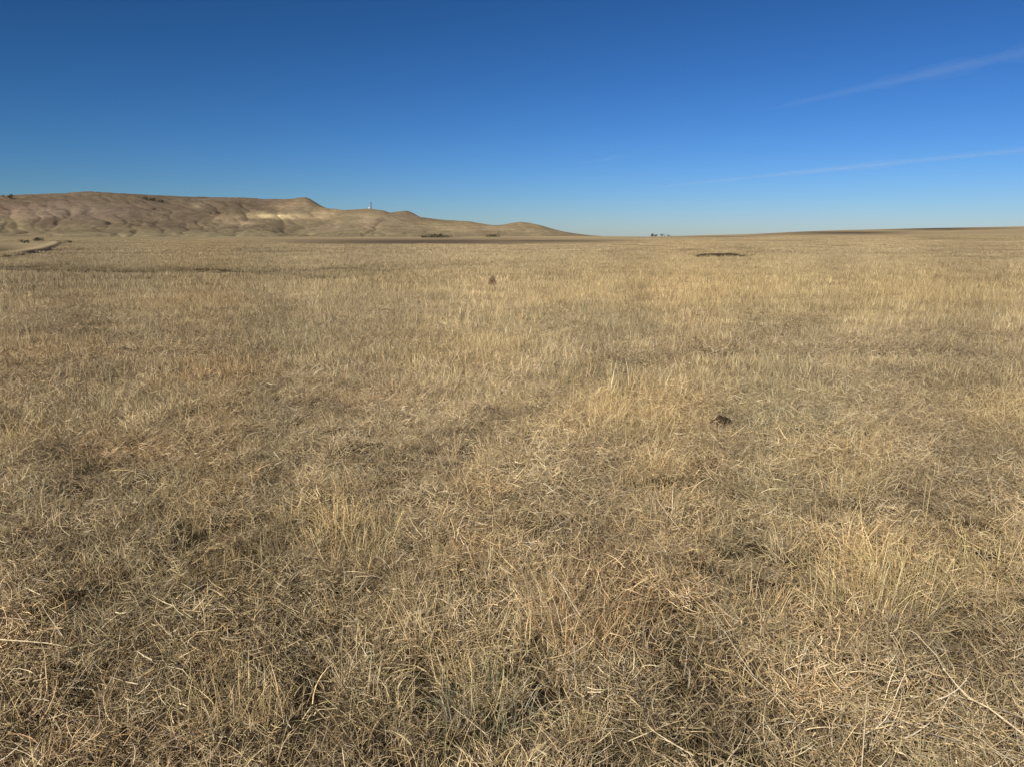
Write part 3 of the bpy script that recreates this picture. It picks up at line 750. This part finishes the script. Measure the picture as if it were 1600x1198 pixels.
# --- dark dung pat in the grass
dp = on_plane(1127, 668)
bm_v = []; bm_f = []; nr_, na_ = 9, 22
for i in range(nr_):
    q = i / (nr_ - 1)
    for k in range(na_):
        a = 2 * math.pi * k / na_
        lump = 1 + .16 * math.sin(3 * a + 1) + .09 * math.sin(7 * a + 2) + .05 * math.sin(13 * a)
        rr = .088 * q * lump
        hh = .050 * (1 - q ** 2.6) * (1 + .25 * math.sin(9 * q + 2 * a)) - .012 * (q > .95)
        if q < .45: hh -= .016 * (1 - q / .45)
        hh += random.uniform(-.006, .006); rr *= random.uniform(.95, 1.05)
        bm_v.append((rr * math.cos(a), rr * .8 * math.sin(a), hh))
for i in range(nr_ - 1):
    for k in range(na_):
        k2 = (k + 1) % na_; bm_f.append((i * na_ + k, (i + 1) * na_ + k, (i + 1) * na_ + k2, i * na_ + k2))
m = MB(); m.v = [Vector(v) for v in bm_v]; m.f = bm_f
o = m.build('dung_pat', plain_material('dried_dung', (.034, .021, .012), .5, 30, .95, .8, .01), label='dark brown dried dung pat lying in the grass right of centre', category='dung pat')
o.location = dp + Vector((0, 0, .046)); o.rotation_euler = (math.radians(8), 0, .4)
for pl in o.data.polygons: pl.use_smooth = True

# --- long single stalks lying over or standing in the grass
M_STALK = plain_material('pale_dry_stalk', (.48, .39, .25), .42, 40, .7)
def stalk(pts, rad, label, standing=None):
    m = MB()
    if standing:
        b = on_plane(*standing[:2]); top = standing[2]; lx, ly = standing[3]
        P3 = [b + Vector((lx * t ** 1.4, ly * t ** 1.4, top * t)) for t in (0, .2, .4, .6, .8, 1)]
    else:
        P3 = [on_plane(px, py, h) for px, py, h in pts]
    o0 = P3[0].copy(); k = len(P3)
    loc = [p - o0 for p in P3]
    m.tube(loc, [rad * .85 * (1.15 - .55 * i / (k - 1)) for i in range(k)], 6)
    # leaf nodes
    for i in range(1, k - 1, 2):
        d = (loc[i + 1] - loc[i - 1]).normalized() * rad * 1.3
        m.tube([loc[i] - d, loc[i], loc[i] + d], [rad, rad * 1.5, rad], 6)
    q = np.random.default_rng(int(rad * 1e7) + k * 13 + len(label))
    for i in range(1, k):
        if q.random() < .75:
            a = loc[i]; dv = (loc[i] - loc[i - 1]).normalized(); sd = Vector(q.normal(size=3)) * .6 + Vector((0, 0, .2)); L = q.uniform(.02, .06)
            m.tube([a, a + (dv + sd * .5).normalized() * L * .5, a + (dv + sd).normalized() * L], [rad * .55, rad * .4, rad * .2], 4)
    o = m.build('grass_stalk', M_STALK, label=label, category='stalk', group='long pale stalks in the foreground')
    o.location = o0
    return o
stalk([(1604, 1150, .05), (1570, 1124, .07), (1545, 1105, .09), (1515, 1090, .11), (1495, 1070, .13), (1475, 1045, .14), (1463, 1023, .15), (1430, 988, .16)], .0034,
      'long thick bent pale stalk slanting down to the lower right corner')
stalk(None, .0021, 'straight upright pale stalk at the bottom right, cut by the lower edge', (1344, 1225, .30, (-.004, .004)))
stalk([(-6, 998, .10), (40, 1001, .11), (75, 1004, .11), (112, 1011, .10), (122, 1012, .08)], .0024, 'pale stem lying level across the left edge of the foreground')
stalk([(100, 996, .08), (84, 973, .11), (70, 953, .13)], .0017, 'short slanting stem just above the level stem at the left edge')
stalk(None, .0015, 'short upright stem rising from the right end of the level stem', (119, 1010, .12, (.006, 0)))
stalk([(762, 1148, .05), (730, 1122, .07), (705, 1102, .09)], .0018, 'slanting stem crossing over the dark grey weed clump at the bottom centre')
stalk(None, .0018, 'upright stem in front of the dark grey weed clump at the bottom centre', (745, 1135, .09, (-.012, .0)))
stalk([(752, 1202, .04), (733, 1180, .06), (712, 1164, .09)], .0022, 'pale stem slanting into the bottom edge below the grey weed clump')
stalk([(908, 962, .10), (893, 940, .15), (882, 920, .19), (871, 904, .22)], .0024, 'bright thick stem leaning left in the middle foreground, above the orange tussock')
stalk([(880, 990, .06), (870, 950, .14), (860, 922, .20)], .0018, 'thinner stem beside and left of the bright leaning stem in the middle foreground')
stalk([(1062, 826, .05), (1045, 805, .12), (1027, 780, .19)], .0026, 'bright stem leaning left out of the pale tussock right of the photo centre')
stalk([(1190, 1072, .04), (1160, 1030, .07), (1135, 990, .09), (1109, 957, .10)], .0018, 'thin long stem slanting down right, left of the large golden tussock')
stalk([(1243, 1122, .05), (1215, 1090, .07), (1180, 1060, .08), (1155, 1035, .09)], .0018, 'thin stem slanting down right below the other slanting stem')
stalk([(1245, 1070, .05), (1252, 1030, .08), (1268, 1000, .11), (1292, 975, .12)], .0018, 'stem curving up to the right, below left of the large golden tussock')
stalk(None, .0018, 'upright stem at the lower left standing in grey litter', (322, 1000, .20, (-.004, .01)))
stalk([(1400, 1050, .05), (1370, 1060, .07), (1340, 1075, .07), (1325, 1095, .06)], .0020, 'pale curved stem arching left across the upright stalk at the bottom right')
stalk([(1480, 1118, .04), (1440, 1112, .07), (1400, 1110, .08)], .0022, 'pale stem lying nearly level, right of the upright stalk at the bottom right')
stalk([(232, 1062, .08), (215, 1068, .09), (196, 1064, .10)], .0030, 'short thick pale stem bent in the grey litter at the lower left')
stalk([(238, 1030, .09), (225, 1024, .10), (214, 1016, .10)], .0032, 'short bright broken stem at the lower left, above the bent one')
stalk([(70, 1090, .05), (95, 1075, .07), (116, 1062, .08)], .0018, 'thin stem rising to the right at the lower left')
stalk([(300, 1062, .05), (285, 1045, .08), (262, 1040, .09)], .0018, 'thin stem slanting left, right of the short broken stems')
stalk([(975, 1160, .04), (1010, 1145, .06), (1040, 1132, .07)], .0020, 'pale stem near the bottom edge, under the orange tussock')
stalk([(1085, 1180, .05), (1050, 1160, .07), (1022, 1142, .08)], .0026, 'bright stem slanting down right near the bottom edge, right of centre')

# --- distant shrubs and trees
M_LEAF_DK = plain_material('dark_shrub_leaves', (.040, .042, .024), .5, 3, .8)
M_LEAF_BR = plain_material('brown_shrub_twigs', (.085, .068, .040), .45, 3, .85)
M_LEAF_OL = plain_material('olive_leaves', (.075, .068, .038), .45, 3, .85)
M_BARK = plain_material('grey_bark', (.12, .095, .07), .3, 8)
def shrub_mesh(w, h, seed, n=260, squat=.8):
    R = np.random.default_rng(seed); m = MB()
    cs = [(R.normal(0, w * .24), R.normal(0, w * .24), h * R.uniform(.3, .72), w * R.uniform(.16, .30)) for _ in range(9)]
    for _ in range(n):
        cx, cy, cz, rr = cs[R.integers(0, 9)]
        d = R.normal(size=3); d /= np.linalg.norm(d); q = rr * R.uniform(.35, 1.1) ** .6
        p = Vector((cx + d[0] * q, cy + d[1] * q, max(.05 * h, cz + d[2] * q * squat)))
        a = Vector(R.normal(size=3)).normalized() * w * R.uniform(.03, .075); b = Vector(R.normal(size=3)).normalized() * w * R.uniform(.03, .075)
        o = len(m.v); m.v += [p - a, p + b, p + a, p - b]; m.f.append((o, o + 1, o + 2, o + 3))
    return m
def shrub(name, p, w, h, mat, label, cat, seed, group=None, trunk=True):
    t = thing(name, p, label, cat, group)
    shrub_mesh(w, h, seed).build('crown', mat, t)
    R = np.random.default_rng(seed + 900); m = MB()
    for k in range(3):
        a = R.uniform(0, 6.28); e = Vector((math.cos(a) * w * .2, math.sin(a) * w * .2, h * .6))
        m.tube([(0, 0, -.4), e * .4 + Vector((0, 0, .02)), e], [w * .05, w * .035, w * .015], 5)
    m.build('trunk', M_BARK, t)
    return t
hillp = lambda px, py: march(px, py, hill_h, 1050, 3200, 3000)
s_ = FPX
def px_size(p, n): return n * math.hypot(p.x, p.y) / FPX
p = hillp(16, 312); shrub('juniper_tree', p, px_size(p, 9), px_size(p, 8), M_LEAF_DK, 'lone dark round juniper on the hill rim at the far left', 'tree', 1)
G1 = 'dark junipers in the hill ravine'
for k, (a, b, sz, lab) in enumerate([(229, 313, 8, 'leftmost dark juniper at the top of the ravine on the big hill'), (240, 315, 9, 'dark juniper in the middle of the ravine top on the big hill'),
                                     (252, 317, 7, 'rightmost dark juniper at the top of the ravine on the big hill'), (241, 329, 5, 'small dark juniper lower down in the ravine on the big hill')]):
    p = hillp(a, b); shrub('juniper_tree', p, px_size(p, sz), px_size(p, sz * .62), M_LEAF_DK, lab, 'tree', 10 + k, G1)
p = hillp(206, 364); shrub('shrub', p, px_size(p, 6), px_size(p, 3), M_LEAF_BR, 'small brown shrub low on the slope of the big hill', 'shrub', 20)
p = hillp(339, 334); shrub('shrub', p, px_size(p, 5), px_size(p, 3), M_LEAF_BR, 'small dark shrub halfway up the big hill right of the ravine', 'shrub', 21)
flat = lambda px, py: march(px, py, ground_h, 20, 1000, 4000)
def field_point(px, dist):
    r = ray(px, 371); hx = math.hypot(r.x, r.y); x_, y_ = r.x / hx * dist, r.y / hx * dist
    return Vector((x_, y_, float(ground_h(np.array([x_]), np.array([y_]))[0])))
G2 = 'shrubs near the cut bank at the far left'
for k, (a, d, w_, h_, lab) in enumerate([(37, 200, 1.5, .95, 'round dark shrub above the cut bank at the far left'), (60, 260, 3.4, .9, 'low brown shrub strip right of the round dark shrub at the far left'),
                                         (107, 230, 1.4, .8, 'small olive shrub above the right end of the cut bank')]):
    shrub('shrub', field_point(a, d), w_, h_, M_LEAF_DK if k == 0 else M_LEAF_BR, lab, 'shrub', 30 + k, G2)
G3 = 'low trees below the middle hills'
for k, (a, d, w_, h_, lab) in enumerate([(664, 640, 7, 1.5, 'leftmost of the low dark trees on the plain below the middle hills'), (676, 620, 9, 1.7, 'second from the left of the low dark trees below the middle hills'),
                                         (688, 610, 9, 1.6, 'third from the left of the low dark trees below the middle hills'), (699, 640, 7, 1.4, 'rightmost of the low dark trees below the middle hills'),
                                         (770, 700, 11, 1.1, 'low olive tree standing apart, right of the dark trees below the middle hills')]):
    shrub('low_tree', field_point(a, d), w_, h_, M_LEAF_OL, lab, 'tree', 40 + k, G3)
G4 = 'shrubs on the skyline beyond the plain'
for k, (a, d, w_, h_, lab) in enumerate([(1019, 800, 5.0, 3.4, 'tallest dark tree on the skyline right of the hills'), (1025, 790, 4.0, 2.4, 'dark shrub touching the tallest skyline tree on its right'),
                                         (1034, 800, 4.2, 2.8, 'second dark tree on the skyline right of the hills'), (1044, 810, 3.0, 2.0, 'small dark shrub at the right end of the skyline trees')]):
    shrub('skyline_tree', field_point(a, d), w_, h_, M_LEAF_OL, lab, 'tree', 50 + k, G4)

# --- mast and its shelter on the middle hill
M_STEEL = plain_material('dark_weathered_steel', (.06, .065, .065), .25, 1, .6)
M_PALE = plain_material('pale_painted_panel', (.48, .50, .48), .06, .5, .5)
mp = march(580, 326.5, hill_h, 1500, 2600, 3000); ms = px_size(mp, 1)
t = thing('radio_mast', mp, 'slender dark radio mast standing on the middle hilltop', 'mast')
m = MB(); H = 9.0 * ms; hw = .55 * ms
for sx, sy in ((-1, -1), (1, -1), (1, 1), (-1, 1)): m.tube([(sx * hw, sy * hw, -2), (sx * hw * .7, sy * hw * .7, H)], [.30, .22], 5)
for k in range(8):
    z0, z1 = H * k / 8, H * (k + 1) / 8; q0 = hw * (1 - .3 * k / 8); q1 = hw * (1 - .3 * (k + 1) / 8)
    for (a, b), (c_, d_) in (((-1, -1), (1, -1)), ((1, -1), (1, 1)), ((1, 1), (-1, 1)), ((-1, 1), (-1, -1))):
        m.tube([(a * q0, b * q0, z0), (c_ * q1, d_ * q1, z1)], [.14, .14], 4)
m.build('lattice_tower', M_STEEL, t)
m = MB(); m.box((0, 0, H * .93), (hw * 3.0, hw * 3.0, .25)); m.build('platform', M_STEEL, t)
for a in (0, 2.09, 4.19):
    m = MB(); m.box((0, 0, 0), (.5, .9, 2.6)); o = m.build('antenna_panel', M_STEEL, t)
    o.location = (hw * 1.4 * math.cos(a), hw * 1.4 * math.sin(a), H * .96); o.rotation_euler = (0, 0, a)
m = MB(); m.tube([(0, 0, H), (0, 0, H * 1.12)], [.15, .08], 5); m.build('antenna_rod', M_STEEL, t)
sp = hillp(576.6, 327) + Vector((0, 0, 0)); sp = Vector((mp.x - 3.2 * ms, mp.y - 1.0, float(hill_h(np.array([mp.x - 3.2 * ms]), np.array([mp.y - 1.0]))[0])))
t = thing('equipment_shelter', sp, 'small pale shelter beside the foot of the radio mast', 'shelter')
m = MB(); m.box((0, 0, 1.4), (3.6, 3.0, 4.0)); m.build('wall', M_PALE, t)
m = MB(); m.v = [Vector(v) for v in ((-2.1, -1.8, 3.4), (2.1, -1.8, 3.4), (2.1, 1.8, 3.4), (-2.1, 1.8, 3.4), (-2.1, 0, 4.4), (2.1, 0, 4.4))]
m.f = [(0, 1, 5, 4), (2, 3, 4, 5), (0, 4, 3), (1, 2, 5), (3, 2, 1, 0)]; m.build('roof', M_PALE, t)
m = MB(); m.box((-.6, -1.53, .95), (.9, .08, 2.0)); m.build('door', M_STEEL, t)

# --- faint aircraft trails high in the sky
def vapour(name, dens):
    mt = bpy.data.materials.new(name); mt.use_nodes = True; nt = mt.node_tree; nt.nodes.clear()
    o = nt.nodes.new("ShaderNodeOutputMaterial"); v_ = nt.nodes.new("ShaderNodeVolumeScatter")
    v_.inputs['Color'].default_value = (.88, .98, 1, 1); v_.inputs['Density'].default_value = dens
    nt.links.new(v_.outputs[0], o.inputs['Volume']); return mt
def outward(m):
    bm = bmesh.new(); vs = [bm.verts.new(v) for v in m.v]
    for f in m.f: bm.faces.new([vs[i] for i in f])
    bmesh.ops.recalc_face_normals(bm, faces=bm.faces[:])
    bm.verts.index_update(); out = [tuple(v.index for v in f.verts) for f in bm.faces]; bm.free(); return out
def trail(ends, width, dens, label, seed, alt=2600.0):
    mat = vapour('vapour', dens * .27); pts = []
    for (a, b) in ends:
        r = ray(a, b); pts.append(Vector((0, 0, EYE)) + r * ((alt - EYE) / r.z))
    A, B = pts; L = (B - A).length; d = (B - A).normalized(); side = d.cross(Vector((0, 0, 1))).normalized()
    t = thing('contrail', A, label, 'contrail', 'faint aircraft trails in the blue sky')
    n, k = 80, 10
    for st, (f0, f1, off, wf) in enumerate(((0, 1, 0, 1.5), (.03, 1, .10, .8), (.10, .93, -.28, .7), (.30, 1, .38, .6), (.45, .98, -.05, .45))):
        m = MB()
        for i in range(n + 1):
            q = i / n; qq = f0 + (f1 - f0) * q
            c = A + d * (L * qq) + side * (width * (off * qq + .30 * float(fbm(np.array([qq * 8.0 + st]), np.array([seed * 3.0]), 3, seed)[0])))
            wd = width * wf * (.30 + .70 * min(1, qq * 1.5)) * (1 + .6 * float(fbm(np.array([q * 20.0]), np.array([seed * 5.0 + st]), 3, seed + 4)[0])) * min(1, q * 5 + .02, (1 - q) * 5 + .02)
            for j in range(k):
                a = 2 * math.pi * j / k; m.v.append(c + side * (wd * .5 * math.cos(a)) + Vector((0, 0, wd * .2 * math.sin(a) + st * .7)) - A)
        for i in range(n):
            for j in range(k):
                j2 = (j + 1) % k; m.f.append((i * k + j, i * k + j2, (i + 1) * k + j2, (i + 1) * k + j))
        m.f.append(tuple(range(k))[::-1]); m.f.append(tuple(n * k + j for j in range(k)))
        m.f = outward(m)
        m.build('vapour_strand', mat, t)
trail([(1160, 180), (1800, 38)], 380, .00019, 'faint wide contrail rising to the right edge high in the sky', 3)
trail([(960, 299), (1900, 205)], 420, .00028, 'thin pale contrail low in the sky, running right just above the horizon haze', 5)
trail([(895, 258), (985, 243)], 300, .00009, 'short faint wisp of vapour left of the two contrails', 7)
